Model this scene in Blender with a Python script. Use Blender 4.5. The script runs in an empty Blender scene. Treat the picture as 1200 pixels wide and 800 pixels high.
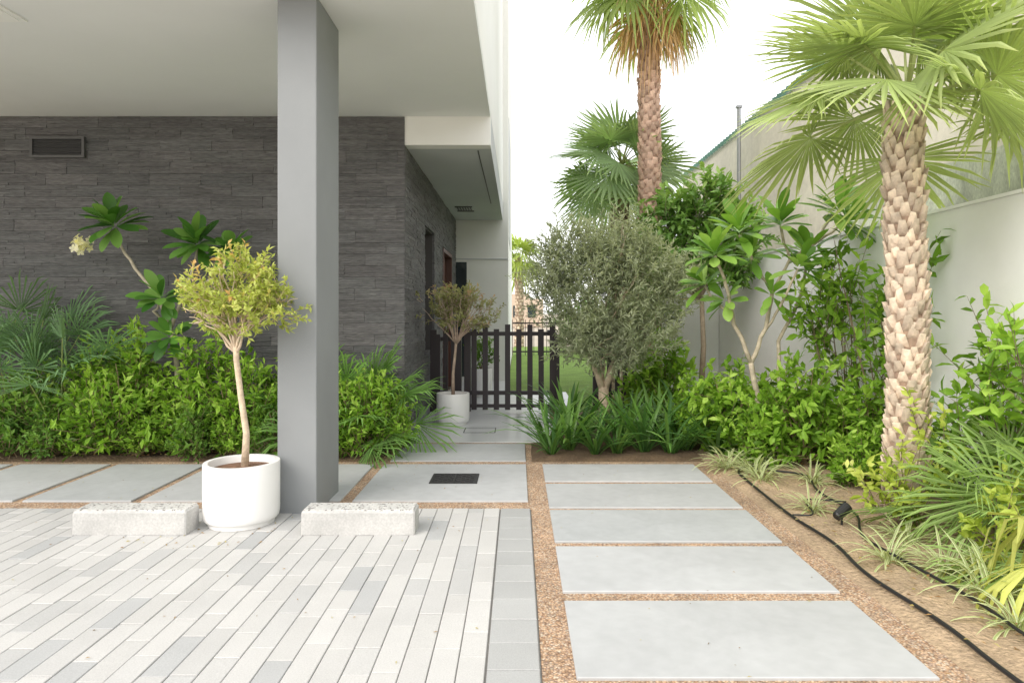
import bpy, math, random
import numpy as np
from mathutils import Vector, noise as mnoise
rng=np.random.default_rng(7); random.seed(7)
sc=bpy.context.scene
COL=sc.collection
# ---------------------------------------------------------------- helpers
def nrm(a):
    a=np.asarray(a,float); return a/(np.linalg.norm(a,axis=-1,keepdims=True)+1e-9)
class MB:
    def __init__(s): s.v=[];s.f=[];s.c=[];s.n=0
    def add(s,v,f,c):
        v=np.asarray(v,float).reshape(-1,3); c=np.asarray(c,float)
        if c.ndim==1: c=np.tile(c,(len(v),1))
        o=s.n; s.v.append(v); s.c.append(c); s.f.extend([tuple(i+o for i in q) for q in f]); s.n+=len(v)
    def box(s,x0,x1,y0,y1,z0,z1,c=(.5,.5,.5),ch=0.0):
        if ch<=0:
            v=[(x0,y0,z0),(x1,y0,z0),(x1,y1,z0),(x0,y1,z0),(x0,y0,z1),(x1,y0,z1),(x1,y1,z1),(x0,y1,z1)]
            f=[(0,3,2,1),(4,5,6,7),(0,1,5,4),(1,2,6,5),(2,3,7,6),(3,0,4,7)]
        else:
            zc=z1-ch
            v=[(x0,y0,z0),(x1,y0,z0),(x1,y1,z0),(x0,y1,z0),(x0,y0,zc),(x1,y0,zc),(x1,y1,zc),(x0,y1,zc),
               (x0+ch,y0+ch,z1),(x1-ch,y0+ch,z1),(x1-ch,y1-ch,z1),(x0+ch,y1-ch,z1)]
            f=[(0,3,2,1),(0,1,5,4),(1,2,6,5),(2,3,7,6),(3,0,4,7),(4,5,9,8),(5,6,10,9),(6,7,11,10),(7,4,8,11),(8,9,10,11)]
        s.add(v,f,c)
    def tube(s,pts,rad,c,n=7,cap=True):
        pts=np.asarray(pts,float); m=len(pts)
        rad=np.broadcast_to(np.asarray(rad,float),(m,))
        T=nrm(np.gradient(pts,axis=0)); ref=np.array([.31,.17,.93])
        if abs(T[0]@nrm(ref))>.9: ref=np.array([1.,.1,0])
        vs=[];N=nrm(np.cross(T[0],ref))
        for i in range(m):
            N=nrm(N-T[i]*(N@T[i])); B=np.cross(T[i],N)
            a=np.arange(n)*2*math.pi/n
            vs.append(pts[i]+rad[i]*(np.cos(a)[:,None]*N+np.sin(a)[:,None]*B))
        f=[]
        for i in range(m-1):
            for j in range(n):
                k=(j+1)%n; f.append((i*n+j,i*n+k,(i+1)*n+k,(i+1)*n+j))
        if cap: f.append(tuple(range(n-1,-1,-1))); f.append(tuple((m-1)*n+j for j in range(n)))
        c=np.asarray(c,float)
        if c.ndim==2: c=np.repeat(c,n,axis=0)
        s.add(np.vstack(vs),f,c)
    def inst(s,P,D,N,L,W,tpl,C):
        tv,tf=tpl; tv=np.asarray(tv,float); P=np.asarray(P,float); n=len(P); m=len(tv)
        D=nrm(D); N=nrm(N-D*np.sum(N*D,1,keepdims=True)); S=np.cross(D,N)
        L=np.broadcast_to(L,(n,))[:,None,None]; W=np.broadcast_to(W,(n,))[:,None,None]
        V=P[:,None]+tv[None,:,0:1]*L*D[:,None]+tv[None,:,1:2]*W*S[:,None]+tv[None,:,2:3]*L*N[:,None]
        C=np.repeat(np.asarray(C,float)[:,None],m,axis=1)
        s.add(V.reshape(-1,3),[tuple(i+k*m for i in q) for k in range(n) for q in tf],C.reshape(-1,3))
    def mesh(s,name,org=(0,0,0),smooth=False):
        me=bpy.data.meshes.new(name)
        V=np.vstack(s.v)-np.asarray(org,float)
        me.from_pydata(V.tolist(),[],s.f)
        at=me.color_attributes.new("Col",'FLOAT_COLOR','POINT')
        C=np.hstack([np.clip(np.vstack(s.c),0,1),np.ones((s.n,1))]).astype(np.float32)
        at.data.foreach_set("color",C.ravel())
        if smooth: me.polygons.foreach_set("use_smooth",[True]*len(me.polygons))
        me.update(); return me
def obj(mb,name,mat,org=(0,0,0),parent=None,label=None,cat=None,group=None,kind=None,smooth=False):
    """org: world origin. vertices of mb are world coordinates."""
    o=bpy.data.objects.new(name,mb.mesh(name,org,smooth)); COL.objects.link(o)
    o.data.materials.append(mat)
    if parent is not None: o.parent=parent
    else: o.location=org
    if label:o["label"]=label
    if cat:o["category"]=cat
    if group:o["group"]=group
    if kind:o["kind"]=kind
    return o
def empty(name,loc,label,cat,group=None):
    o=bpy.data.objects.new(name,None); o.empty_display_size=.2; COL.objects.link(o); o.location=loc
    o["label"]=label;o["category"]=cat
    if group:o["group"]=group
    return o
def copy_thing(root,loc,rot=0,scale=1,label=None,sz=None):
    def rec(o,par):
        c=o.copy(); COL.objects.link(c)
        if par is not None: c.parent=par
        for ch in o.children: rec(ch,c)
        return c
    c=rec(root,None); c.location=loc; c.rotation_euler=(0,0,rot); c.scale=(scale,scale,scale*(sz or 1))
    if label:c["label"]=label
    return c
# ---------------------------------------------------------------- materials
def M(name,base=(.5,.5,.5),attr=False,rough=.6,ns=0,na=0,ns2=0,na2=0,bs=0,bd=.01,bst=.5,trans=0,spec=.5,metal=0,stretch=(1,1,1),bstretch=None):
    m=bpy.data.materials.new(name); m.use_nodes=True; nt=m.node_tree; N=nt.nodes; L=nt.links; N.clear()
    out=N.new('ShaderNodeOutputMaterial'); p=N.new('ShaderNodeBsdfPrincipled')
    p.inputs['Roughness'].default_value=rough; p.inputs['Metallic'].default_value=metal
    p.inputs['Specular IOR Level'].default_value=spec
    tc=N.new('ShaderNodeTexCoord')
    if attr:
        a=N.new('ShaderNodeAttribute'); a.attribute_name="Col"; c=a.outputs['Color']
    else:
        a=N.new('ShaderNodeRGB'); a.outputs[0].default_value=(*base,1); c=a.outputs[0]
    def mp(st):
        q=N.new('ShaderNodeMapping'); q.inputs['Scale'].default_value=st; L.new(tc.outputs['Object'],q.inputs[0]); return q.outputs[0]
    for (sc_,am) in ((ns,na),(ns2,na2)):
        if sc_:
            t=N.new('ShaderNodeTexNoise'); t.inputs['Scale'].default_value=sc_; t.inputs['Detail'].default_value=6; t.inputs['Roughness'].default_value=.6
            L.new(mp(stretch),t.inputs['Vector'])
            r=N.new('ShaderNodeMapRange'); r.inputs[1].default_value=.3;r.inputs[2].default_value=.7;r.inputs[3].default_value=1-am;r.inputs[4].default_value=1+am
            L.new(t.outputs['Fac'],r.inputs[0])
            x=N.new('ShaderNodeVectorMath'); x.operation='SCALE'; L.new(c,x.inputs[0]); L.new(r.outputs[0],x.inputs['Scale']); c=x.outputs[0]
    L.new(c,p.inputs['Base Color'])
    if bs:
        t=N.new('ShaderNodeTexNoise'); t.inputs['Scale'].default_value=bs; t.inputs['Detail'].default_value=5
        L.new(mp(bstretch or stretch),t.inputs['Vector'])
        b=N.new('ShaderNodeBump'); b.inputs['Strength'].default_value=bst; b.inputs['Distance'].default_value=bd
        L.new(t.outputs['Fac'],b.inputs['Height']); L.new(b.outputs[0],p.inputs['Normal'])
    if trans:
        tr=N.new('ShaderNodeBsdfTranslucent'); x=N.new('ShaderNodeVectorMath'); x.operation='MULTIPLY'; x.inputs[1].default_value=(1.5,1.5,.8)
        L.new(c,x.inputs[0]); L.new(x.outputs[0],tr.inputs[0])
        mx=N.new('ShaderNodeMixShader'); mx.inputs[0].default_value=trans; L.new(p.outputs[0],mx.inputs[1]); L.new(tr.outputs[0],mx.inputs[2]); L.new(mx.outputs[0],out.inputs[0])
    else: L.new(p.outputs[0],out.inputs[0])
    return m
def speckle(name,cols,scale,rough=.85,bump=.006,bst=.9,dark=.45,na=.2):
    m=bpy.data.materials.new(name); m.use_nodes=True; nt=m.node_tree;N=nt.nodes;L=nt.links
    p=N['Principled BSDF']; p.inputs['Roughness'].default_value=rough
    tc=N.new('ShaderNodeTexCoord'); v=N.new('ShaderNodeTexVoronoi'); v.inputs['Scale'].default_value=scale
    L.new(tc.outputs['Object'],v.inputs['Vector'])
    sp=N.new('ShaderNodeSeparateColor'); L.new(v.outputs['Color'],sp.inputs[0])
    cr=N.new('ShaderNodeValToRGB'); cr.color_ramp.interpolation='CONSTANT'; e=cr.color_ramp.elements
    while len(e)<len(cols): e.new(.5)
    for i,c in enumerate(cols): e[i].position=i/len(cols); e[i].color=(*c,1)
    L.new(sp.outputs[0],cr.inputs[0])
    dk=N.new('ShaderNodeMapRange'); dk.inputs[1].default_value=.0; dk.inputs[2].default_value=.75; dk.inputs[3].default_value=1.12; dk.inputs[4].default_value=dark
    L.new(v.outputs['Distance'],dk.inputs[0])
    t=N.new('ShaderNodeTexNoise'); t.inputs['Scale'].default_value=3; t.inputs['Detail'].default_value=4; L.new(tc.outputs['Object'],t.inputs['Vector'])
    r=N.new('ShaderNodeMapRange'); r.inputs[1].default_value=.3;r.inputs[2].default_value=.7;r.inputs[3].default_value=1-na;r.inputs[4].default_value=1+na; L.new(t.outputs['Fac'],r.inputs[0])
    mu=N.new('ShaderNodeMath'); mu.operation='MULTIPLY'; L.new(dk.outputs[0],mu.inputs[0]); L.new(r.outputs[0],mu.inputs[1])
    x=N.new('ShaderNodeVectorMath'); x.operation='SCALE'; L.new(cr.outputs[0],x.inputs[0]); L.new(mu.outputs[0],x.inputs['Scale']); L.new(x.outputs[0],p.inputs['Base Color'])
    b=N.new('ShaderNodeBump'); b.invert=True; b.inputs['Strength'].default_value=bst; b.inputs['Distance'].default_value=bump
    L.new(v.outputs['Distance'],b.inputs['Height']); L.new(b.outputs[0],p.inputs['Normal'])
    return m
m_leaf=M("leaf",attr=True,rough=.5,trans=.36,spec=.3)
m_gloss=M("glossy_leaf",attr=True,rough=.38,trans=.28,spec=.4)
m_bark=M("bark",attr=True,rough=.9,ns=18,na=.25,bs=40,bd=.01,bst=.6)
m_stone=M("split_slate",attr=True,rough=.88,ns=9,na=.14,ns2=55,na2=.32,bs=45,bd=.014,bst=1,stretch=(.22,.22,1.8))
m_paver=M("paver",attr=True,rough=.85,ns=2.2,na=.05,ns2=160,na2=.12,bs=220,bd=.002,bst=.5)
m_slab=M("concrete_slab",(.425,.435,.438),rough=.6,ns=1.7,na=.08,ns2=14,na2=.04,bs=90,bd=.0015,bst=.35)
m_tile=M("light_tile",(.54,.55,.555),rough=.3,ns=2,na=.07,ns2=20,na2=.04)
m_conc=M("concrete",(.46,.455,.44),rough=.85,ns=5,na=.14,ns2=70,na2=.14,bs=90,bd=.003,bst=.5)
m_plaster=M("grey_plaster",(.25,.262,.268),rough=.85,ns=1.5,na=.06,bs=140,bd=.001,bst=.4)
m_white=M("white_paint",(.84,.835,.80),rough=.8,ns=.8,na=.03,bs=120,bd=.001,bst=.3)
m_soffit=M("soffit_paint",(.80,.805,.79),rough=.9,ns=.7,na=.03,bs=150,bd=.001,bst=.3)
m_wwall=M("boundary_render",(.90,.905,.90),rough=.85,ns=.9,na=.025,ns2=5,na2=.02,bs=60,bd=.003,bst=.3)
m_soffg=M("soffit_grey",(.56,.575,.58),rough=.85,ns=1,na=.04)
m_neigh=M("neighbour_plaster",(.68,.64,.55),rough=.9,ns=.9,na=.13,ns2=9,na2=.08,bs=30,bd=.006,bst=.4)
m_dark=M("dark_metal",(.026,.017,.02),rough=.42)
m_brown=M("brown_timber",(.10,.04,.028),rough=.45,ns=5,na=.25,stretch=(4,4,.4))
m_vent=M("vent_metal",(.10,.10,.10),rough=.5)
m_glass=M("window_glass",(.03,.04,.045),rough=.08,spec=.8)
m_pot=M("white_pot",(.82,.815,.80),rough=.38,ns=2,na=.03)
m_soil=M("sandy_soil",(.42,.31,.20),rough=.95,ns=2.5,na=.22,ns2=40,na2=.25,bs=45,bd=.025,bst=1)
m_mulch=M("dark_soil",(.15,.10,.06),rough=.95,ns=4,na=.3,ns2=50,na2=.3,bs=40,bd=.02,bst=.9)
m_gravel=speckle("gravel",[(.54,.34,.20),(.66,.47,.32),(.38,.23,.14),(.70,.57,.43),(.60,.39,.24),(.50,.36,.27),(.74,.51,.33)],95)
m_stopt=speckle("terrazzo",[(.56,.56,.54),(.5,.5,.48),(.60,.59,.56),(.57,.56,.53),(.54,.54,.52),(.22,.21,.2),(.52,.51,.49)],80,rough=.7,bump=.001,bst=.2,dark=.9,na=.1)
m_ground=M("ground",(.36,.31,.24),rough=.95,ns=.3,na=.15,ns2=8,na2=.15)
m_lawn=M("lawn_grass",(.19,.31,.045),rough=.9,ns=2,na=.2,ns2=60,na2=.4,bs=120,bd=.03,bst=1)
m_pipe=M("black_pipe",(.014,.014,.015),rough=.4)
m_green=M("green_sheet",(.10,.22,.17),rough=.6,ns=3,na=.2)
m_net=M("shade_net",(.50,.53,.43),rough=.9,ns=6,na=.25,ns2=60,na2=.2,stretch=(1,1,.5))
m_iron=M("cast_iron",(.035,.035,.036),rough=.6,ns=30,na=.3,metal=.3)
m_far=M("far_building",(.5,.40,.31),rough=.9,ns=.4,na=.1)
m_pole=M("galvanised_pole",(.35,.36,.37),rough=.5,metal=.5)
# ---------------------------------------------------------------- world, light, camera
w=bpy.data.worlds.new("World"); sc.world=w; w.use_nodes=True
nt=w.node_tree;N=nt.nodes;L=nt.links;N.clear()
out=N.new('ShaderNodeOutputWorld'); sky=N.new('ShaderNodeTexSky'); sky.sky_type='NISHITA'; sky.sun_disc=False
EL=math.radians(38); AZ=math.radians(218)   # light comes from behind the camera, to the west
sky.sun_elevation=EL; sky.sun_rotation=AZ; sky.dust_density=4
b1=N.new('ShaderNodeBackground'); b1.inputs[1].default_value=.06; L.new(sky.outputs[0],b1.inputs[0])
b2=N.new('ShaderNodeBackground'); b2.inputs[0].default_value=(1,.995,.985,1); b2.inputs[1].default_value=1.68
ad=N.new('ShaderNodeAddShader'); L.new(b1.outputs[0],ad.inputs[0]); L.new(b2.outputs[0],ad.inputs[1]); L.new(ad.outputs[0],out.inputs[0])
sl=bpy.data.lights.new("sun",'SUN'); sl.energy=2.0; sl.angle=math.radians(40); sl.color=(1,.955,.89)
so=bpy.data.objects.new("sun",sl); COL.objects.link(so)
d=Vector((math.sin(AZ)*math.cos(EL),math.cos(AZ)*math.cos(EL),math.sin(EL)))
so.rotation_euler=d.to_track_quat('Z','Y').to_euler(); so.location=(0,-5,12)
cam=bpy.data.cameras.new("camera"); co=bpy.data.objects.new("camera",cam); COL.objects.link(co); sc.camera=co
co.location=(0,0,1.5); co.rotation_euler=(math.radians(90),0,0); cam.lens=24; cam.sensor_width=36
cam.shift_y=-.0283; cam.shift_x=-.0058; cam.clip_end=2000; cam.clip_start=.05
sc.view_settings.view_transform='Standard'; sc.view_settings.look='None'; sc.view_settings.exposure=0
# ---------------------------------------------------------------- ground
b=MB(); b.add([(-600,-600,-.06),(600,-600,-.06),(600,600,-.06),(-600,600,-.06)],[(0,1,2,3)],(.5,.5,.5)); obj(b,"ground",m_ground,kind="structure")
b=MB(); b.box(.10,1.87,-2,5.2,-.05,0); b.box(-9,1.87,5.203,7.95,-.05,0); obj(b,"gravel",m_gravel,kind="stuff")
# driveway pavers
b=MB(); b.box(-9,.098,-2,5.2,-.05,.0,(.22,.21,.195)); 
pw=.118
x=-.137
tones=[(.475,.47,.455),(.465,.46,.445),(.49,.485,.47),(.45,.447,.435),(.42,.42,.412),(.375,.38,.378)]
pr=[.26,.22,.2,.18,.09,.05]
while x>-8.6:
    first=True; yt=5.195
    while yt>-1.8:
        ln=random.choice([.23,.35,.35,.42]) if not first else random.choice([.12,.2,.3]); first=False
        c=np.array(tones[rng.choice(6,p=pr)])*rng.uniform(.96,1.04)
        z=.012+rng.uniform(-.0014,.0014)
        b.box(x-pw+.002,x-.002,yt-ln+.002,yt-.002,-.02,z,c,ch=.003)
        yt-=ln
    x-=pw
yt=5.195
while yt>-1.8:
    b.box(-.129,.092,yt-.235+.003,yt-.003,-.02,.012+rng.uniform(-.001,.001),np.array((.365,.37,.365))*rng.uniform(.94,1.08),ch=.0035)
    yt-=.235
obj(b,"driveway",m_paver,kind="structure")
# slabs
gs="concrete slabs laid in gravel"
def slab(x0,x1,y0,y1,mat=m_slab,label="pale grey concrete slab set in brown gravel"):
    b=MB(); b.box(x0,x1,y0,y1,-.03,.014,(.4,.42,.42),ch=.004)
    return obj(b,"paving_slab",mat,org=((x0+x1)/2,(y0+y1)/2,0),label=label,cat="paving slab",group=gs)
mv=[m_slab,M("concrete_slab_light",(.445,.455,.46),rough=.62,ns=1.2,na=.09,ns2=10,na2=.05,bs=90,bd=.0015,bst=.35),M("concrete_slab_cool",(.41,.425,.43),rough=.58,ns=2.4,na=.08,ns2=17,na2=.05,bs=90,bd=.0015,bst=.35)]
for i,(y0,y1) in enumerate(((2.784,3.529),(3.647,4.35),(4.444,5.15),(5.217,5.94),(6.03,6.70),(1.92,2.66),(1.06,1.8))):
    slab(.24,1.72,y0,y1,mv[i%3],label="wide grey concrete stepping slab in brown gravel strip")
slab(-1.31,.08,5.40,6.70,mv[1],label="large grey concrete slab with drain grate in it")
slab(-1.28,.08,6.86,7.74)
for i,(x0,x1) in enumerate(((-2.16,-1.41),(-2.98,-2.24),(-3.92,-3.06),(-4.88,-4.0),(-5.84,-4.96),(-6.8,-5.92),(-7.76,-6.88))):
    slab(x0,x1,5.40,6.70,mv[i%3])
b=MB(); b.box(-1.31,.46,7.86,9.05,-.05,.012,ch=.003); b.box(-1.31,.46,9.06,10.9,-.05,.012,ch=.003); b.box(-1.31,.9,10.91,12.8,-.05,.012,ch=.003)
obj(b,"path",m_tile,kind="structure")
# beds
def bed(name,x0,x1,y0,y1,mat,zb,amp,dx=.05):
    nx=int((x1-x0)/dx);ny=int((y1-y0)/dx); V=[];F=[]
    for j in range(ny+1):
        for i in range(nx+1):
            X=x0+(x1-x0)*i/nx;Y=y0+(y1-y0)*j/ny
            e=min(1,min(X-x0,Y-y0)/.15)
            V.append((X,Y,(-.004+e*(zb+amp*(mnoise.noise(Vector((X*1.7,Y*1.7,3)))+.5*mnoise.noise(Vector((X*7,Y*7,9))))))))
    for j in range(ny):
        for i in range(nx): a=j*(nx+1)+i; F.append((a,a+1,a+nx+2,a+nx+1))
    b=MB(); b.add(V,F,(.3,.2,.1)); return obj(b,name,mat,kind="structure",smooth=True)
bed("soil",1.87,3.62,-1.5,10.4,m_soil,.03,.035,.04)
bed("soil",.12,1.87,6.84,7.85,m_mulch,.03,.02)
bed("soil",.47,1.87,7.85,10.4,m_mulch,.03,.02)
bed("soil",-8.6,-1.42,6.84,8.25,m_mulch,.03,.02)
b=MB(); b.box(.9,9,12.8,30,-.05,.0); b.box(-.2,.9,12.8,30,-.05,.0);b.box(.9,3.6,10.4,12.8,-.05,.0); obj(b,"lawn",m_lawn,kind="structure")
b=MB(); b.box(-1.31,-.21,12.81,15,-.05,.01); obj(b,"path",m_tile,kind="structure")
# ---------------------------------------------------------------- house
house=empty("house",(-1.37,8.2,0),"modern white house with carport and dark split stone walls","house")
HO=(-1.37,8.2,0)
def hp(b,name,mat,label=None,parent=None): return obj(b,name,mat,org=HO,parent=parent or house,label=label)
def courses(plane,a0,a1,z0,z1,hole=None):
    b=MB(); ch=.0275; z=z0; blk={}
    while z<z1-.001:
        zt=min(z+ch,z1); row=int((z-z0)/(ch*5)+.01); a=a0
        off=(row*.37)%.62
        rowtop=int((z-z0)/ch+.01)%5==4
        while a<a1-.001:
            ln=random.uniform(.12,.5); e=min(a+ln,a1)
            nb=(math.floor((a+off)/.62+1e-6)+1)*.62-off
            if e>nb-.05: e=min(nb,a1)
            if a1-e<.04: e=a1
            if hole:
                skip=False
                for (h0,h1,q0,q1) in hole:
                    if zt>q0+.001 and z<q1-.001:
                        if a<h0-.001<e: e=h0
                        elif h0-.001<=a<h1-.001: skip=True; a=h1; break
                if skip: continue
            key=(row,int(math.floor((a+off)/.62+1e-6)))
            if key not in blk: blk[key]=(rng.uniform(.88,1.16),rng.uniform(-.003,.003))
            t=blk[key][0]*rng.uniform(.88,1.12); c=np.array((.139+blk[key][1],.137,.136))*t
            dpt=.010+rng.uniform(0,.012)
            g=.003 if rowtop else .0008; ge=.003 if abs(e-nb)<.002 else .0005
            if plane=='y': b.box(a,e-ge,8.2-dpt,8.2+.02,z+.0008,zt-g,c)
            else: b.box(-1.37-.02,-1.37+dpt,a,e-ge,z+.0008,zt-g,c)
            a=e
        z=zt
    return b
hp(courses('y',-8.2,-1.36,0.0,3.846),"stone_wall",m_stone,"front wall of dark grey split stone")
hole=[(9.96,11.07,.9,2.76),(12.3,13.9,0.0,2.67)]
hp(courses('x',8.2,14.9,0.0,3.506,hole),"stone_wall",m_stone,"side wall of dark grey split stone with openings")
b=MB(); b.box(-8.2,-1.66,8.22,8.5,0,3.845,(.1,.1,.1))
for (y0,y1,z0,z1) in ((8.222,9.96,0,3.5),(9.961,11.07,0,.9),(9.961,11.07,2.76,3.5),(11.071,12.3,0,3.5),(12.301,13.9,2.67,3.5),(13.901,14.9,0,3.5)):
    b.box(-1.65,-1.392,y0,y1,z0,z1,(.09,.085,.08))
hp(b,"backing_wall",M("backing",(.09,.085,.08),rough=.9))
b=MB(); b.box(-1.60,-1.59,9.99,11.04,.93,2.73); wn=hp(b,"window",m_glass,"dark recessed side window")
b=MB(); 
for (y0,y1,z0,z1) in ((9.962,10.0,.902,2.758),(11.03,11.068,.902,2.758),(10.001,11.029,.902,.945),(10.001,11.029,2.715,2.758)): b.box(-1.62,-1.56,y0,y1,z0,z1)
hp(b,"frame",m_dark,parent=wn)
b=MB(); b.box(-1.52,-1.47,12.36,13.84,.02,2.6); dr=hp(b,"door",m_brown,"tall brown timber front door")
b=MB()
for (y0,y1,z0,z1) in ((12.302,12.36,0,2.668),(13.84,13.898,0,2.668),(12.361,13.839,2.6,2.668)): b.box(-1.6,-1.34,y0,y1,z0,z1)
hp(b,"door_frame",m_brown,parent=dr)
b=MB(); b.tube([(-1.43,13.6,.8),(-1.43,13.6,1.5)],.015,(.3,.3,.3)); b.box(-1.47,-1.43,13.59,13.61,.85,.87); b.box(-1.47,-1.43,13.59,13.61,1.4,1.42); hp(b,"handle",m_pole,parent=dr)
b=MB(); b.box(-1.345,-1.325,8.25,12.29,0.0,.10); hp(b,"plinth",m_plaster)
b=MB(); b.box(-9,-.33,4.6,15.2,3.9,9.2); hp(b,"upper_storey",m_white,"smooth cream white upper storey")
b=MB(); b.box(-8.99,-.332,4.61,8.199,3.85,3.899); hp(b,"ceiling",m_soffit,"smooth pale carport ceiling")
b=MB(); b.box(-1.62,-.332,8.2,8.4,3.51,3.898); hp(b,"beam",m_white)
b=MB(); b.box(-1.64,-.332,8.401,14.9,3.513,3.897); hp(b,"lower_soffit",m_soffg,"grey lower ceiling over the walkway")
b=MB(); b.box(-.505,-.49,8.5,12.6,3.506,3.512); hp(b,"soffit_slot",m_dark)
b=MB()
for i in range(6): b.box(-1.17+i*.05,-1.17+i*.05+.02,13.0,13.5,3.495,3.512)
b.box(-1.2,-.87,12.96,12.99,3.493,3.512); b.box(-1.2,-.87,13.51,13.54,3.493,3.512)
hp(b,"vent",m_vent)
b=MB(); b.box(-1.9,-.215,14.95,24,0,8.8); rw=hp(b,"rear_wall",m_white,"white rear wing of the house")
b=MB(); b.box(-1.36,-1.12,14.93,14.948,.1,2.6); hp(b,"window",m_glass)
b=MB(); b.box(-1.39,-.22,14.93,14.949,2.66,2.68);b.box(-.22,-.205,15.8,19,3.2,6); hp(b,"trim",m_soffg)
b=MB(); b.box(-1.784,-1.493,5.06,5.69,0,3.849,(.3,.3,.3)); c=hp(b,"column",m_plaster,"square grey plastered carport column")
bv=c.modifiers.new("b",'BEVEL'); bv.width=.008; bv.segments=2
b=MB(); x0,x1,z0,z1=-5.82,-5.17,3.345,3.595
b.box(x0,x1,8.13,8.165,z1-.03,z1); b.box(x0,x1,8.13,8.165,z0,z0+.03); b.box(x0,x0+.03,8.131,8.165,z0+.03,z1-.03); b.box(x1-.03,x1,8.131,8.165,z0+.03,z1-.03)
for i in range(6):
    z=z0+.04+i*.031; b.add([(x0+.03,8.137,z),(x1-.03,8.137,z),(x1-.03,8.165,z+.028),(x0+.03,8.165,z+.028)],[(0,1,2,3)],(.1,.1,.1))
b.box(x0+.03,x1-.03,8.166,8.17,z0+.03,z1-.03)
hp(b,"wall_vent",m_vent,"dark louvred vent in the stone wall")
b=MB(); b.box(-4.35,-3.95,5.2,5.5,3.835,3.849); b.box(-4.31,-3.99,5.24,5.46,3.828,3.834); hp(b,"ceiling_hatch",m_white)
# ---------------------------------------------------------------- boundary wall & neighbour
b=MB(); b.box(3.6,3.82,-2,17.5,-.05,2.353); b.box(3.58,3.84,-2,17.51,2.354,2.38); obj(b,"boundary_wall",m_wwall,org=(3.7,8,0),label="white rendered boundary wall along the planted bed",cat="wall")
b=MB(); b.box(1.95,3.59,12.2,12.4,-.05,2.1); obj(b,"garden_wall",m_wwall,org=(2.7,12.3,0),label="short white garden wall beside the lawn",cat="wall")
b=MB(); b.box(4.2,4.5,-2,17.4,-.05,4.95); nb=obj(b,"neighbouring_wall",m_neigh,org=(4.3,8,0),label="tall weathered beige wall of the neighbouring plot",cat="wall")
b=MB(); 
n=400; V=[];F=[]
for i in range(n+1):
    y=-2+19.4*i/n; xx=4.15+.02*math.sin(i*1.6); V+=[(xx,y,4.88),(xx,y,4.98)]
for i in range(n): F.append((2*i,2*i+2,2*i+3,2*i+1))
b.add(V,F,(.1,.3,.2)); obj(b,"roof_edge",m_green,org=(4.3,8,0),parent=nb,label="green corrugated sheet along the wall top")
b=MB(); V=[];F=[]
for i in range(121):
    for j in range(9):
        y=2+6.5*i/120; z=2.3+.62*j/8; V.append((4.08+.05*mnoise.noise(Vector((y*3,z*2,1))),y,z+.06*mnoise.noise(Vector((y*1.3,0,j*.1)))*(j/8)))
for i in range(120):
    for j in range(8): a=i*9+j; F.append((a,a+9,a+10,a+1))
b.add(V,F,(.3,.3,.3)); obj(b,"shade_net",m_net,org=(4.1,5,2.3),label="grey green shade netting hung behind the white wall",cat="netting",smooth=True)
b=MB(); b.tube([(3.95,12.2,0),(3.95,12.2,5.15)],.035,(.3,.3,.3),n=10); b.box(3.9,4.0,12.15,12.25,5.15,5.19); obj(b,"pole",m_pole,org=(3.95,12.2,0),label="thin galvanised pole against the neighbouring wall",cat="pole")
# ---------------------------------------------------------------- gate
GY=10.3
def gate(x0,x1,zt,step,name,label,round_end=False,hw=.04):
    g=empty(name,((x0+x1)/2,GY,0),label,"gate"); o=((x0+x1)/2,GY,0)
    for z0,z1 in ((zt-.17,zt-.11),(.26,.32),(.07,.12)):
        b=MB(); b.box(x0,x1,GY-.02,GY+.02,z0,z1); obj(b,"rail",m_dark,org=o,parent=g)
    b=MB(); x=x0+step*.6;k=0
    while x<x1-.05:
        b.box(x-hw,x+hw,GY-.055,GY-.022,.04,zt-(.0 if k%2 else .07)); x+=step;k+=1
    obj(b,"slats",m_dark,org=o,parent=g)
    for xx in (x0,x1):
        b=MB()
        if xx==x1 and round_end:
            b.box(xx-.045,xx+.045,GY-.03,GY+.03,0,zt-.2)
            b.tube([(xx,GY,zt-.22),(xx-.015,GY,zt-.165),(xx-.05,GY,zt-.13),(xx-.14,GY,zt-.12)],.042,(.1,.1,.1),n=8)
        else: b.box(xx-.05,xx+.05,GY-.045,GY+.045,0,zt+.0)
        obj(b,"post",m_dark,org=o,parent=g)
    return g
gate(-.76,.58,1.32,.168,"garden_gate","dark slatted metal garden gate across the path",True)
gate(-1.27,-.90,1.24,.115,"garden_gate","narrow dark slatted gate panel beside the wall",hw=.034)
gate(1.18,1.92,.95,.12,"fence_panel","low dark slatted fence panel behind the olive tree",hw=.034)
f=empty("garden_fence",(1,24,0),"black metal railing at the far side of the lawn","fence")
for z0 in (1.1,.1):
    b=MB(); b.box(-.2,9,23.98,24.02,z0,z0+.05); obj(b,"rail",m_dark,org=(1,24,0),parent=f)
b=MB()
for i in range(62): b.box(-.2+i*.15,-.18+i*.15,23.975,24.025,0,1.25)
obj(b,"bars",m_dark,org=(1,24,0),parent=f)
fb=empty("distant_house",(0,70,0),"low tan building far beyond the garden","building")
b=MB(); b.box(-6,2.6,70,80,0,2.9); b.box(-3,1.2,70.5,78,2.9,3.4); obj(b,"wall",m_far,org=(0,70,0),parent=fb)
for i in range(5):
    b=MB(); b.box(-5+i*1.5,-4.2+i*1.5,69.9,69.98,1.0,2.2); obj(b,"window",m_glass,org=(0,70,0),parent=fb)
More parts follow.
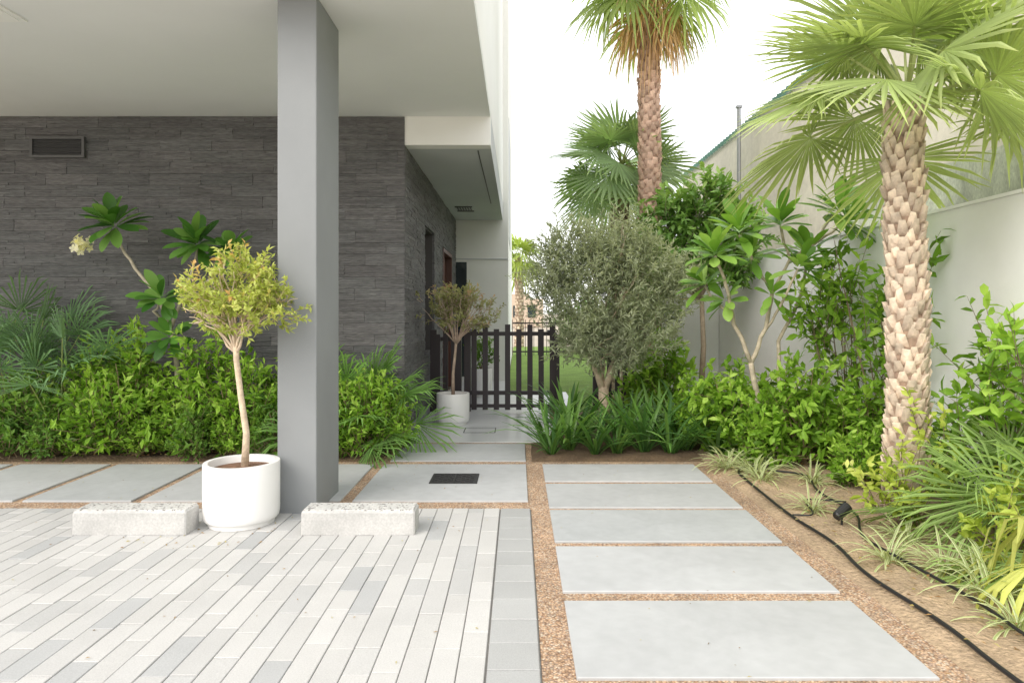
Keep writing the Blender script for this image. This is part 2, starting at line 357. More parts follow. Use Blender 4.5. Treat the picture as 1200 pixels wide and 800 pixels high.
# ---------------------------------------------------------------- leaves / plants
T4=([(0,0,0),(.45,.5,.06),(1,0,-.08),(.45,-.5,.06)],[(0,1,2),(0,2,3)])
T8=([(0,0,0),(.3,.32,.05),(.3,0,.0),(.3,-.32,.05),(.68,.5,.03),(.68,0,-.03),(.68,-.5,.03),(1,0,-.14)],
    [(0,2,1),(0,3,2),(1,2,5,4),(2,3,6,5),(4,5,7),(5,6,7)])
TE=([(0,0,0),(.25,.38,.05),(.25,0,.01),(.25,-.38,.05),(.6,.46,.03),(.6,0,-.02),(.6,-.46,.03),(1,0,-.16)],
    [(0,2,1),(0,3,2),(1,2,5,4),(2,3,6,5),(4,5,7),(5,6,7)])
def crown(bl,bw,loc,blobs,ntw,lp,Ls,Ws,pal,tw,up=.5,tpl=T4,wood=(.2,.15,.1),gap=.0,gf=2.5,spread=1.0,shell=2.0,wr=.003):
    loc=np.asarray(loc,float); vol=np.array([r[0]*r[1]*r[2] for c,r in blobs])**.7; vol/=vol.sum()
    pal=np.asarray(pal,float); P=[];D=[];K=[];tries=0; seed=rng.uniform(0,50)
    while len(P)<ntw and tries<ntw*6:
        tries+=1; i=rng.choice(len(blobs),p=vol); c,r=blobs[i]; dv=nrm(rng.normal(size=3)); rr=rng.uniform(0,1)**(1/shell)
        p=np.array(c)+dv*rr*np.array(r)
        if p[2]<.04: continue
        if mnoise.noise(Vector(p*gf+seed))<gap-.35: continue
        P.append(p); D.append(nrm(dv*.8+np.array([0,0,up])+rng.normal(size=3)*.35)); K.append((rr,dv[2]))
    P=np.array(P)+loc; D=np.array(D); K=np.array(K); n=len(P)
    twl=tw*rng.uniform(.6,1.35,n)
    for i in range(n): bw.tube([P[i]-D[i]*twl[i]*.5,P[i]+D[i]*twl[i]*.4,P[i]+D[i]*twl[i]],[wr*1.4,wr,wr*.4],wood,n=3,cap=False)
    t=np.tile(np.linspace(-.1,1,lp),n)+rng.uniform(-.05,.05,n*lp)
    Pr=np.repeat(P,lp,0);Dr=np.repeat(D,lp,0);pp=Pr+Dr*(t*np.repeat(twl,lp))[:,None]
    ld=nrm(Dr*(.55)+nrm(rng.normal(size=(n*lp,3)))*spread+np.array([0,0,.05]))
    nn=nrm(rng.normal(size=(n*lp,3))*.6+np.array([0,-.1,1]))
    L_=Ls*rng.uniform(.6,1.2,n*lp); W_=Ws*rng.uniform(.75,1.15,n*lp)
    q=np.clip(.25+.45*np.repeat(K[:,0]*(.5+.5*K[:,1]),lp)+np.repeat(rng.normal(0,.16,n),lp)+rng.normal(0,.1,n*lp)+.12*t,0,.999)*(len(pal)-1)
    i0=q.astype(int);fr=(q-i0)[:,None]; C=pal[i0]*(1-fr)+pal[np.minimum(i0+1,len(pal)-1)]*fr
    bl.inst(pp,ld,nn,L_,W_,tpl,C)
def bez(a,m,b_,n=7,j=0):
    t=np.linspace(0,1,n)[:,None]; a,m,b_=[np.asarray(q,float) for q in (a,m,b_)]
    p=(1-t)**2*a+2*t*(1-t)*m+t*t*b_; p[1:-1]+=rng.normal(0,j,(n-2,3)); return p
def plant(name,label,cat,loc,blobs,ntw,lp,Ls,Ws,pal,tw,trunks=(),limbs=None,parts=("stem","foliage"),wood=(.2,.15,.1),twood=None,group=None,mat=None,**k):
    bl=MB();bw=MB(); L0=np.asarray(loc,float)
    for pts,rad in trunks: bw.tube(np.asarray(pts,float)+L0,rad,wood,n=9)
    if limbs:
        for (at,cnt,r0) in limbs:
            for i in range(cnt):
                c,r=blobs[rng.integers(len(blobs))]; dv=nrm(rng.normal(size=3)+np.array([0,0,.3])); e=np.array(c)+dv*np.array(r)*rng.uniform(.55,.9)
                a=np.array(at,float); mid=(a+e)/2+np.array([*(rng.normal(0,.05,2)),.05])
                mid[:2]=a[:2]+(e[:2]-a[:2])*.65
                bw.tube(bez(a,mid,e,7,.008)+L0,np.linspace(r0,r0*.2,7),wood,n=6)
    crown(bl,bw,loc,blobs,ntw,lp,Ls,Ws,pal,tw,wood=twood or wood,**k)
    root=empty(name,loc,label,cat,group)
    obj(bw,parts[0],m_bark,org=loc,parent=root,smooth=True); obj(bl,parts[1],mat or m_leaf,org=loc,parent=root)
    return root
G_bright=[(.07,.14,.015),(.13,.26,.025),(.22,.40,.04),(.33,.52,.07),(.45,.63,.13)]
G_mid=[(.05,.12,.02),(.10,.21,.035),(.17,.32,.05),(.26,.42,.09)]
G_olive=[(.20,.24,.15),(.31,.35,.23),(.42,.46,.32),(.53,.57,.42)]
G_yel=[(.20,.23,.05),(.33,.39,.08),(.46,.52,.13),(.56,.60,.20),(.62,.40,.16)]
# fan palm leaf
def fan(bl,bw,org,D,petL,R,nseg=32,spread=125,droop=.25,col=(.1,.2,.05),tip=(.3,.3,.12),pw=.012,pc=(.38,.43,.18),split=.5,wid=1.0):
    org=np.asarray(org,float);D=nrm(np.asarray(D,float)); U=np.array([0,0,1.])
    if abs(D@U)>.97: D=nrm(D+np.array([.2,.1,0]))
    t=np.linspace(0,1,5)[:,None]; pts=org+D*petL*t+np.array([0,0,-1])*petL*.18*t**2*(1-abs(D[2])*.5)
    bw.tube(pts,np.linspace(pw,pw*.6,5),pc,n=4,cap=False)
    H=pts[-1];D2=nrm(pts[-1]-pts[-2]+np.array([0,0,-.05])); S=nrm(np.cross(D2,U)); Nn=np.cross(S,D2)
    tw=rng.normal(0,.45); S,Nn=S*math.cos(tw)+Nn*math.sin(tw),Nn*math.cos(tw)-S*math.sin(tw)
    da=math.radians(2*spread)/nseg; V=[];F=[];C=[]; col=np.array(col,float);tip=np.array(tip,float)
    for k in range(nseg):
        a=-math.radians(spread)+da*(k+.5); r=R*(.78+.22*math.cos(a))*rng.uniform(.88,1.06)
        def pt(rad,ang,h,dz): 
            return H+rad*(math.cos(ang)*D2+math.sin(ang)*S)+Nn*(h-.12*rad*abs(math.sin(ang)))+np.array([0,0,-dz])
        r1=r*split; r2=r*.76; dr=droop*R*rng.uniform(.4,1.6); a2=a+rng.normal(0,.03)
        d1=dr*.15;d2=dr*.5
        w2=da*.19*wid; o=len(V)
        V+=[H,pt(r1,a-da*.46,0,d1),pt(r1,a,.014*R,d1),pt(r1,a+da*.46,0,d1),pt(r2,a2-w2,0,d2),pt(r2,a2,.008*R,d2),pt(r2,a2+w2,0,d2),pt(r,a2+rng.normal(0,.03),0,dr*1.25)]
        F+=[(o,o+1,o+2),(o,o+2,o+3),(o+1,o+4,o+5,o+2),(o+2,o+5,o+6,o+3),(o+4,o+7,o+5),(o+5,o+7,o+6)]
        s=rng.uniform(.82,1.18); C+=[col*1.35*s]+[col*s]*3+[(col*.8+tip*.2)*s]*3+[tip*s]
    bl.add(V,F,np.array(C))
def boots(b,base,H,r0,r1,lean,ring=8,dz=.075,bw=.13,bh=.14,c0=(.46,.33,.24),c1=(.72,.60,.47),flare=.026):
    base=np.asarray(base,float)
    def cen(z): 
        t=z/H; return base+np.array([lean[0]*t+.02*math.sin(t*5),lean[1]*t,z])
    def rad(z):
        t=z/H; return (r0*(1-t)+r1*t)*(1+.08*math.exp(-z*5))
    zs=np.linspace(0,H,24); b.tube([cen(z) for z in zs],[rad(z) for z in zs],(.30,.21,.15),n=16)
    n=int(H/dz)
    for i in range(n):
        z=i*dz
        for k in range(ring):
            a=2*math.pi*(k+(i%2)*.5)/ring+rng.normal(0,.07)+i*.03
            er=np.array([math.cos(a),math.sin(a),0]);et=np.array([-math.sin(a),math.cos(a),0]); c=cen(z+rng.normal(0,.01)); r=rad(z)
            hh=bh*rng.uniform(.75,1.2); w0=bw*.5*r/ .15; w1=w0*rng.uniform(.35,.66); fl=flare*rng.uniform(.3,1.6); u=np.array([0,0,1.])
            p=[c+er*(r*.93)-et*w0,c+er*(r*.93)+et*w0, c+er*(r+fl)+u*hh+et*w1, c+er*(r+fl)+u*(hh*rng.uniform(.75,1.1))-et*w1,
               c+er*(r*.9)+u*hh*.97+et*w1*.8, c+er*(r*.9)+u*hh*.97-et*w1*.8, c+er*(r*1.02+fl*.5)+u*hh*.3]
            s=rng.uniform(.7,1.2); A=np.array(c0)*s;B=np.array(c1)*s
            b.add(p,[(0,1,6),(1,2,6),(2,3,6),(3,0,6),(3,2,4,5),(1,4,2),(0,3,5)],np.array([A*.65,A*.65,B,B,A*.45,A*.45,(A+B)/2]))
def palm(label,loc,H,r0,r1,lean,nl,petL,R,col,name="palm_tree",dead=0,eld=(85,-35),bootk={},droop=.3,nseg=32,fanpw=.014,sprd=125,split=.5,wid=1.0,deadR=.75):
    root=empty(name,loc,label,"palm tree"); tr=MB();lf=MB();pt=MB()
    boots(tr,loc,H,r0,r1,lean,**bootk)
    top=np.asarray(loc,float)+np.array([lean[0],lean[1],H])
    ga=2.399963
    for i in range(nl):
        t=(i+.5)/nl; el=math.radians(eld[0]+(eld[1]-eld[0])*t**.9+rng.normal(0,5)); az=i*ga+rng.normal(0,.15)
        D=(math.cos(az)*math.cos(el),math.sin(az)*math.cos(el),math.sin(el))
        c=np.array(col)*rng.uniform(.75,1.25)
        fan(lf,pt,top+np.array([0,0,.1*(1-t)]),D,petL*rng.uniform(.85,1.15)*(.8+.3*t),R*rng.uniform(.85,1.1),nseg=nseg,droop=droop*(.4+.9*t),col=c,tip=c*1.1+np.array([.12,.10,.04]),spread=sprd,pw=fanpw,split=split,wid=wid)
    obj(tr,"trunk",m_bark,org=loc,parent=root)
    obj(lf,"crown",m_leaf,org=loc,parent=root); obj(pt,"leaf_stalks",m_leaf,org=loc,parent=root)
    if dead:
        dl=MB()
        for i in range(dead):
            el=math.radians(rng.uniform(-75,10)); az=rng.uniform(0,6.28); D=(math.cos(az)*math.cos(el),math.sin(az)*math.cos(el),math.sin(el))
            c=np.array((.62,.43,.26))*rng.uniform(.65,1.25)
            fan(dl,dl,top-np.array([0,0,rng.uniform(0,.25)]),D,petL*.6*rng.uniform(.6,1.3),R*deadR*rng.uniform(.6,1.1),nseg=14,droop=.6,col=c,tip=c*1.2,spread=60,pw=.012,pc=(.55,.38,.24),split=.2,wid=.8)
        obj(dl,"dead_fronds",m_leaf,org=loc,parent=root,label="hanging dried orange brown fronds")
    return root
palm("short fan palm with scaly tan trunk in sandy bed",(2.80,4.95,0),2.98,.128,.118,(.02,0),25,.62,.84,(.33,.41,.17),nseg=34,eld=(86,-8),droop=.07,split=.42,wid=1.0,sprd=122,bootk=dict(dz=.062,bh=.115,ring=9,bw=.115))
palm("tall fan palm with dried orange skirt behind garden",(2.10,11,0),6.75,.18,.15,(.03,0),22,.6,.85,(.26,.35,.10),dead=32,bootk=dict(c0=(.46,.28,.20),c1=(.68,.47,.36),dz=.075),nseg=26,eld=(75,-25),deadR=.8)
palm("green fan palm with dense round crown",(1.78,11.9,0),4.0,.17,.15,(.03,0),28,.62,.9,(.27,.38,.19),nseg=28,eld=(80,-40),droop=.05)
palm("small far palm behind the house",(.05,30,0),3.9,.2,.16,(0,0),20,.6,.9,(.26,.34,.08),nseg=16,bootk=dict(dz=.15))
# ---- olive
ol=(1.0,8.05,0.02)
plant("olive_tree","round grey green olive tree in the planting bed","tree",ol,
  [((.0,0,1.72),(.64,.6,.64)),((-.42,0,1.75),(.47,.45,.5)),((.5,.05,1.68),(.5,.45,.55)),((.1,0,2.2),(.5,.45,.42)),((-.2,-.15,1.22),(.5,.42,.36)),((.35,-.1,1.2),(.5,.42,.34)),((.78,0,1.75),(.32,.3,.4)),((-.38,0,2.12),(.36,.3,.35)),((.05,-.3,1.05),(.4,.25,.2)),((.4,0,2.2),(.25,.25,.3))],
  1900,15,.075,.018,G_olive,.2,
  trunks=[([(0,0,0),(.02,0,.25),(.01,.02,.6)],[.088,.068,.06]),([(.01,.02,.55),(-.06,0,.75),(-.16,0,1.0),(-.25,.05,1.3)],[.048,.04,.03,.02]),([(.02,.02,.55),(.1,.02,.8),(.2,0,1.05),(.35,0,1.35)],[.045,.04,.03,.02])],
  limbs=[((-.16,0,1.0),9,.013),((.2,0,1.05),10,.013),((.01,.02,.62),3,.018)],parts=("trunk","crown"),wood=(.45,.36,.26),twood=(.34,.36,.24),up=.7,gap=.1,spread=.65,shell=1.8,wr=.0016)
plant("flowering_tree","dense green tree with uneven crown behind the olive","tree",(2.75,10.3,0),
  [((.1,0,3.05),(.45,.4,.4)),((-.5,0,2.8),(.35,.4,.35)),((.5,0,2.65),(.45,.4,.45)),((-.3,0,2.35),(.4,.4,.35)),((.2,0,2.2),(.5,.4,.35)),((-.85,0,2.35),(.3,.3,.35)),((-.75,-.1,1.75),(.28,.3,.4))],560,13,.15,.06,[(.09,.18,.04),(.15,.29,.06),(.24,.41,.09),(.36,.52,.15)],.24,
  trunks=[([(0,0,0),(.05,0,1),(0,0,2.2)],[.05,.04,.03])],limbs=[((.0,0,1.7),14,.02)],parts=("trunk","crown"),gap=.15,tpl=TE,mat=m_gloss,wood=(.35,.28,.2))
# ---- pots and potted trees
m_psoil=M("potting_soil",(.2,.11,.065),rough=.95,ns=30,na=.4,bs=50,bd=.02,bst=1)
def pot(loc,r,h,label):
    root=empty("plant_pot",loc,label,"plant pot","white round plant pots"); b=MB(); n=64
    prof=[(0,.0),(r*.86,.0),(r*.86,.028),(r*.94,.034),(r*.975,.046),(r*.992,.07),(r*1.0,.11),(r*1.0,h-.006),(r*.992,h),(r*.87,h),(r*.86,h-.008),(r*.85,h*.82)]
    V=[];F=[]
    for (rr,z) in prof:
        for k in range(n): a=2*math.pi*k/n; V.append((loc[0]+rr*math.cos(a),loc[1]+rr*math.sin(a),loc[2]+z))
    for i in range(len(prof)-1):
        for k in range(n): q=(k+1)%n; F.append((i*n+k,i*n+q,(i+1)*n+q,(i+1)*n+k))
    b.add(V,F,(.8,.8,.8)); o=obj(b,"bowl",m_pot,org=loc,parent=root,smooth=True)
    em=o.modifiers.new("e",'EDGE_SPLIT'); em.split_angle=math.radians(40)
    b=MB(); V=[(loc[0],loc[1],loc[2]+h*.93)]+[(loc[0]+r*.86*math.cos(2*math.pi*k/n),loc[1]+r*.86*math.sin(2*math.pi*k/n),loc[2]+h*.88) for k in range(n)]
    b.add(V,[(0,1+k,1+(k+1)%n) for k in range(n)],(.2,.1,.05)); obj(b,"potting_soil",m_psoil,org=loc,parent=root)
p1=(-1.965,4.86,.013); pot(p1,.258,.43,"large round white pot beside the grey column")
plant("potted_tree","small standard tree with yellow green leaves in white pot","tree",(-1.945,4.86,.39),
  [((-.06,0,1.25),(.30,.32,.22)),((-.3,0,1.2),(.17,.2,.19)),((.2,0,1.2),(.18,.2,.2)),((-.04,0,1.40),(.22,.22,.13)),((.3,0,1.24),(.1,.13,.14)),((-.38,0,1.12),(.1,.12,.12)),((.04,-.1,1.1),(.26,.25,.13))],
  300,13,.052,.023,G_yel,.10,trunks=[([(0,0,0),(.012,0,.25),(-.03,.01,.5),(-.06,0,.78),(-.06,0,.98)],[.028,.023,.021,.02,.022])],
  limbs=[((-.06,0,.82),8,.011),((-.06,0,.95),32,.009)],parts=("trunk","crown"),wood=(.60,.48,.35),twood=(.5,.38,.22),gap=.16,gf=5,up=.6,spread=.85,wr=.0026)
p2=(-.87,9.15,.013); pot(p2,.22,.41,"small round white pot near the gate")
plant("potted_tree","small round tree with sparse pinkish olive leaves in white pot","tree",(-.87,9.15,.38),
  [((.05,0,1.12),(.42,.4,.25)),((-.25,0,1.2),(.25,.25,.2)),((.35,0,1.1),(.25,.25,.2)),((.1,0,1.3),(.3,.25,.15))],
  230,12,.062,.024,[(.17,.17,.08),(.28,.29,.13),(.40,.42,.19),(.52,.34,.24)],.12,trunks=[([(0,0,0),(.0,0,.3),(.03,.01,.6),(.05,0,.85)],[.025,.02,.018,.018])],
  limbs=[((.045,0,.7),24,.011)],parts=("trunk","crown"),wood=(.46,.35,.27),gap=.12,gf=4,spread=.8)
p3=(-.66,12.1,.013); pot(p3,.2,.5,"tall white pot standing behind the gate")
plant("potted_plant","small leafy plant in white pot behind the gate","plant",(-.66,12.1,.46),[((0,0,.3),(.2,.2,.25))],50,10,.09,.035,G_mid,.14,limbs=[((0,0,0),8,.006)])
# ---- frangipani
def frangi(label,loc,branches,clusters,pal,Ls=.36,Ws=.125,flowers=(),wood=(.46,.40,.30)):
    root=empty("frangipani_tree",loc,label,"tree","frangipani trees"); bw=MB();bl=MB();L0=np.asarray(loc,float)
    for pts,r0,r1 in branches:
        p=np.asarray(pts,float); t=np.linspace(0,len(p)-1,len(p)*3); q=np.stack([np.interp(t,range(len(p)),p[:,k]) for k in range(3)],1)
        q[1:-1]+=rng.normal(0,.006,q[1:-1].shape); bw.tube(q+L0,np.linspace(r0,r1,len(q)),wood,n=8)
    pal=np.array(pal,float)
    for c,dr,n,s in clusters:
        dr=nrm(dr); k=np.arange(n); az=k*2.4+rng.normal(0,.2,n); t=(k+.5)/n; el=np.radians(75-85*t+rng.normal(0,10,n))
        a=nrm(np.cross(dr,[.3,.9,.1])); b_=np.cross(dr,a)
        D=np.sin(el)[:,None]*dr+np.cos(el)[:,None]*(np.cos(az)[:,None]*a+np.sin(az)[:,None]*b_); D=nrm(D+np.array([0,0,-.12]))
        P=L0+np.array(c)+dr*(.05*(1-t)[:,None]-.03)+D*.03
        Nn=nrm(np.tile(dr,(n,1))+np.array([0,0,.6])+rng.normal(0,.15,(n,3)))
        q=np.clip(rng.uniform(0,1,n),0,.99)*(len(pal)-1);i0=q.astype(int);f=(q-i0)[:,None];C=pal[i0]*(1-f)+pal[i0+1]*f
        bl.inst(P,D,Nn,Ls*s*rng.uniform(.7,1.1,n),Ws*s*rng.uniform(.85,1.1,n),TF,C)
    obj(bw,"trunk",m_bark,org=loc,parent=root,smooth=True); obj(bl,"crown",m_gloss,org=loc,parent=root,smooth=True)
    if flowers:
        fb=MB()
        for c,n in flowers:
            for i in range(n):
                p=L0+np.array(c)+rng.normal(0,.042,3); ax=nrm(rng.normal(size=3)+np.array([-.2,-1,.4])); a=nrm(np.cross(ax,[.1,.2,1]));b_=np.cross(ax,a)
                k=np.arange(5)*1.2566; D=np.cos(k)[:,None]*a+np.sin(k)[:,None]*b_+ax*.35
                fb.tube([L0+np.array(c),p],.003,(.5,.5,.3),n=3)
                fb.inst(np.tile(p,(5,1)),D,np.tile(ax,(5,1)),.052,.034,T8,np.tile((.9,.87,.68),(5,1)))
        obj(fb,"flower_cluster",m_leaf,org=loc,parent=root)
    return root
us=[0,.12,.3,.5,.68,.84,.95,1]; ws=[.05,.16,.32,.46,.5,.4,.2,.0]
tv=[];tf=[]
for i,(u,w_) in enumerate(zip(us,ws)):
    dz=-.16*u*u; tv+=[(u,w_,dz+.045*(w_*2)),(u,0,dz),(u,-w_,dz+.045*(w_*2))]
for i in range(len(us)-1): a=i*3; tf+=[(a,a+1,a+4,a+3),(a+1,a+2,a+5,a+4)]
TF=(tv,tf)
def q(px,py,dy=0,y0=7.0,bx=None):
    s=(y0+dy)/800; return ((px-607)*s-bx,dy,1.5-(py-366)*s)
B=lambda px,py,dy=0:q(px,py,dy,7.0,2.54)
frangi("frangipani with bare forked branches and broad leaves",(2.54,7.0,0),
 [([(0,0,0),B(888,470),B(880,425)],.035,.028),([B(880,425),B(858,370),B(850,330,-.1),B(838,300,-.15)],.024,.014),([B(858,370),B(835,350,.1),B(826,335,.15)],.016,.012),
  ([B(880,425),B(898,385),B(905,340)],.025,.02),([B(905,340),B(885,310),B(866,275)],.018,.013),([B(905,340),B(925,305),B(915,265,-.1)],.017,.013),([B(925,305),B(955,285,.1),B(978,250,.1)],.017,.013),
  ([B(955,285,.1),B(990,262,-.1)],.014,.012),([(.03,.02,0),B(915,470,.1),B(912,400,.1),B(940,345,.1),B(945,300,.15)],.028,.013),([B(898,385),B(920,350,-.2),B(935,315,-.2)],.015,.012)],
 [(B(838,298,-.15),(-.3,-.4,1),22,.85),(B(826,333,.15),(-.6,-.2,.7),18,.85),(B(866,272),(-.3,-.3,1),22,.95),(B(915,262,-.1),(-.1,-.4,1),24,.95),(B(980,247,.1),(.2,-.3,1),24,1.0),(B(993,260,-.1),(.6,-.4,.8),20,.95),(B(946,298,.15),(0,-.2,1),20,.9),(B(936,313,-.2),(.3,-.5,.8),18,.8),(B(850,352,.05),(-.5,-.5,.5),14,.8),(B(880,300,.0),(-.2,-.4,.8),16,.8),(B(905,345,-.1),(.1,-.7,.4),12,.7)],
 [(.10,.22,.035),(.17,.33,.05),(.26,.46,.08),(.38,.56,.14)])
B=lambda px,py,dy=0:q(px,py,dy,7.5,-3.67)
frangi("frangipani with long bare branch and white flowers by wall",(-3.67,7.5,0),
 [([(0,0,0),B(208,430),B(200,385)],.03,.024),([B(200,385),B(188,352),B(165,322),B(143,292),B(136,268)],.022,.013),([B(200,385),B(222,330),B(232,290)],.02,.013),([B(215,350),B(250,325),B(268,300)],.016,.012),([B(200,385),B(180,365,-.2),B(190,350,-.25)],.015,.01),([B(136,268),B(118,275),B(98,285)],.006,.004)],
 [(B(134,264),(-.1,-.8,.9),30,1.0),(B(232,286),(0,-.8,.9),26,1.0),(B(270,296),(.3,-.7,.9),20,.9),(B(190,350,-.25),(0,-.8,.6),18,.85),(B(200,395,-.1),(.1,-.8,.3),14,.8)],
 [(.04,.13,.02),(.08,.21,.03),(.13,.31,.05),(.22,.40,.09)],Ls=.34,Ws=.135,flowers=[(B(95,287),20)])
# ---- shrubs left bed
gl="green shrubs along the stone wall"
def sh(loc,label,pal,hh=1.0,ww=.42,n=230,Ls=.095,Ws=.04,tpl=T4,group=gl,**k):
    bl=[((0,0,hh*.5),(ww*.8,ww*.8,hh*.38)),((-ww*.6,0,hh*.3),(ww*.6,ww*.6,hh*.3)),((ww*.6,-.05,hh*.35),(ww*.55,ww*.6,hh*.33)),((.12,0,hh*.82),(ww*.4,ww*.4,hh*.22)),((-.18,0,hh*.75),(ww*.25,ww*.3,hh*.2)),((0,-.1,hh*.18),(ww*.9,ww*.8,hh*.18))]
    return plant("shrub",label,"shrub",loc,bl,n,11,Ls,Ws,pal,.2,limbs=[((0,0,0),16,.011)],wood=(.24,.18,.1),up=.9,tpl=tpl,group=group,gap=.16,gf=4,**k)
s1=sh((-4.65,7.3,.02),"bushy bright green shrub in front of stone wall",G_bright,1.0,.42,190)
s2=sh((-3.2,7.25,.02),"leafy mid green shrub in front of stone wall",G_bright,1.3,.42,190,.11,.045)
s3=sh((-5.2,7.15,.02),"low dense green shrub beside the paving",G_mid,.85,.42,220,.085,.036)
for s,l,r,z in ((s1,(-4.1,7.2,.02),1.1,1.1),(s1,(-3.6,7.15,.02),2.7,.65),(s1,(-2.75,7.2,.02),4.1,.85),(s1,(-5.9,7.25,.02),5.2,.9),(s2,(-4.25,7.5,.02),2.0,1.0),(s2,(-2.6,7.55,.02),.6,.72),(s2,(-2.2,7.3,.02),3.6,.75),
    (s3,(-4.75,7.05,.02),1.9,.7),(s1,(-4.4,7.08,.02),4.4,.58),(s1,(-3.9,7.02,.02),3.1,.5),(s3,(-3.3,7.02,.02),5.3,.6),(s1,(-2.95,7.02,.02),2.2,.5),(s3,(-2.45,7.02,.02),.9,.65),(s1,(-5.6,7.1,.02),3.9,.75),(s3,(-6.3,7.2,.02),2.4,1.1)):
    copy_thing(s,l,r,z)
s4=sh((-1.62,7.12,.02),"bright green shrub spilling over the path edge",G_bright,.75,.36,200,.085,.034)
copy_thing(s4,(-1.40,7.4,.02),2,.75); copy_thing(s4,(-1.95,7.2,.02),4,.85); copy_thing(s4,(-1.85,7.05,.02),1,.6)
def fanplant(loc,label,n,petL,R,col,el=(80,5),nseg=22,group=None,wid=1.3,split=.25,droop=.3):
    root=empty("fan_palm_plant",loc,label,"palm plant",group); a=MB();b=MB()
    for i in range(n):
        t=(i+.5)/n; e=math.radians(el[0]+(el[1]-el[0])*t+rng.normal(0,6)); az=i*2.4+rng.normal(0,.2)
        D=(math.cos(az)*math.cos(e),math.sin(az)*math.cos(e),math.sin(e)); c=np.array(col)*rng.uniform(.7,1.3)
        fan(a,b,np.array(loc)+np.array([0,0,.02]),D,petL*rng.uniform(.7,1.15),R*rng.uniform(.8,1.1),nseg=nseg,spread=105,droop=droop,col=c,tip=c*1.3,pw=.008,split=split,wid=wid)
    obj(a,"fronds",m_leaf,org=loc,parent=root); obj(b,"stalks",m_leaf,org=loc,parent=root); return root
f1=fanplant((-5.45,7.45,.02),"spiky fan palm against the stone wall",18,1.5,.6,(.17,.29,.14),el=(88,46),split=.12,wid=.85,droop=.2)
copy_thing(f1,(-4.95,7.4,.02),2,.85); copy_thing(f1,(-6.0,7.35,.02),4,1.05)
f2=fanplant((-1.75,7.5,.02),"green spiky fan palm beside grey column",24,.85,.55,(.15,.28,.07),el=(88,20),split=.12,wid=.9,droop=.2)
copy_thing(f2,(-2.1,7.55,.02),1.5,.98)
# ---- strappy lilies
def blades(b,loc,n,Ls,Ws,pal,arch=.5,el=(85,35),stripe=None,ns=7):
    loc=np.asarray(loc,float); pal=np.array(pal,float)
    for i in range(n):
        az=rng.uniform(0,6.283);e=math.radians(rng.uniform(el[1],el[0])); L_=Ls*rng.uniform(.6,1.15); w_=Ws*rng.uniform(.8,1.15)
        h=np.array([math.cos(az),math.sin(az),0]);s=np.array([-math.sin(az),math.cos(az),0])
        V=[];C=[];c=pal[rng.integers(len(pal))]*rng.uniform(.8,1.2); p=loc+h*.03+rng.normal(0,.02,3)*np.array([1,1,0]); ar=arch*rng.uniform(.6,1.4)*2
        for j in range(ns):
            t=j/(ns-1); ee=e-ar*t*1.3; d_=h*math.cos(ee)+np.array([0,0,math.sin(ee)])
            if j: p=p+d_*L_/(ns-1)
            ww=w_*(.55+.9*t if t<.5 else 1.0*(1-((t-.5)/.5)**1.8))*.5+.0005; nn=np.cross(s,d_)
            V+=[p-s*ww+nn*ww*.35,p,p+s*ww+nn*ww*.35]
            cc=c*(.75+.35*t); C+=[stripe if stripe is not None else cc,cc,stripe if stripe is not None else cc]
        F=[]
        for j in range(ns-1): a=j*3; F+=[(a,a+1,a+4,a+3),(a+1,a+2,a+5,a+4)]
        b.add(V,F,np.array(C))
def clump(name,loc,label,cat,n,Ls,Ws,pal,group,**k):
    b=MB(); blades(b,loc,n,Ls,Ws,pal,**k); return obj(b,name,m_gloss,org=loc,label=label,cat=cat,group=group)
gL="strap leaved lilies under the trees"
c1=clump("lily_plant",(.55,7.35,.02),"clump of dark green strap leaves in the bed","plant",28,.78,.042,[(.07,.17,.035),(.11,.24,.05),(.17,.32,.07)],gL,arch=.34,el=(88,45))
c2=clump("lily_plant",(1.35,7.25,.02),"clump of dark green strap leaves in the bed","plant",28,.82,.045,[(.06,.15,.035),(.09,.21,.04),(.14,.28,.06)],gL,arch=.32,el=(88,45))
for i,(l,r,z) in enumerate((((.35,7.1,.02),1,.7),((.32,7.6,.02),2,.95),((.8,7.15,.02),3,.8),((1.05,7.2,.02),4,.8),((1.6,7.15,.02),5,.9),((1.8,7.35,.02),1.5,1.0),((2.05,7.1,.02),2.6,.9),((1.2,7.6,.02),3.4,1.1),((.7,7.8,.02),4.6,1.0),((1.6,7.8,.02),.4,1.1),((.6,8.4,.02),.9,1.0),((.62,9.1,.02),2.1,.9),((1.9,7.75,.02),5.5,1.05),((1.35,8.5,.02),2.2,1.0),((2.25,7.45,.02),3.0,.9))):
    o=(c1 if i%2 else c2).copy(); COL.objects.link(o); o.location=l; o.rotation_euler=(0,0,r); o.scale=(z,z,z)
gS="striped spider plants on the sand"
sp=clump("spider_plant",(2.15,6.2,.02),"variegated spider plant on sandy soil","plant",46,.36,.018,[(.24,.34,.09),(.32,.42,.14)],gS,stripe=np.array((.64,.66,.42)),arch=.55,el=(85,28))
for l,r,z in (((2.0,6.5,.02),1,1),((2.3,6.55,.02),2,.9),((2.12,5.95,.02),2.5,.8),((2.2,5.1,.02),3,.75),((2.2,4.05,.02),4,.8),((2.45,3.9,.02),2.9,.8),((2.45,3.55,.02),5,1.0),((2.6,3.7,.02),.5,1.0),((2.5,4.4,.02),.8,.8),((2.7,3.35,.02),2.5,1.0),((2.55,5.9,.02),4.5,.8),((2.35,3.2,.02),1.9,.8)):
    o=sp.copy(); COL.objects.link(o); o.location=l; o.rotation_euler=(0,0,r); o.scale=(z,z,z)
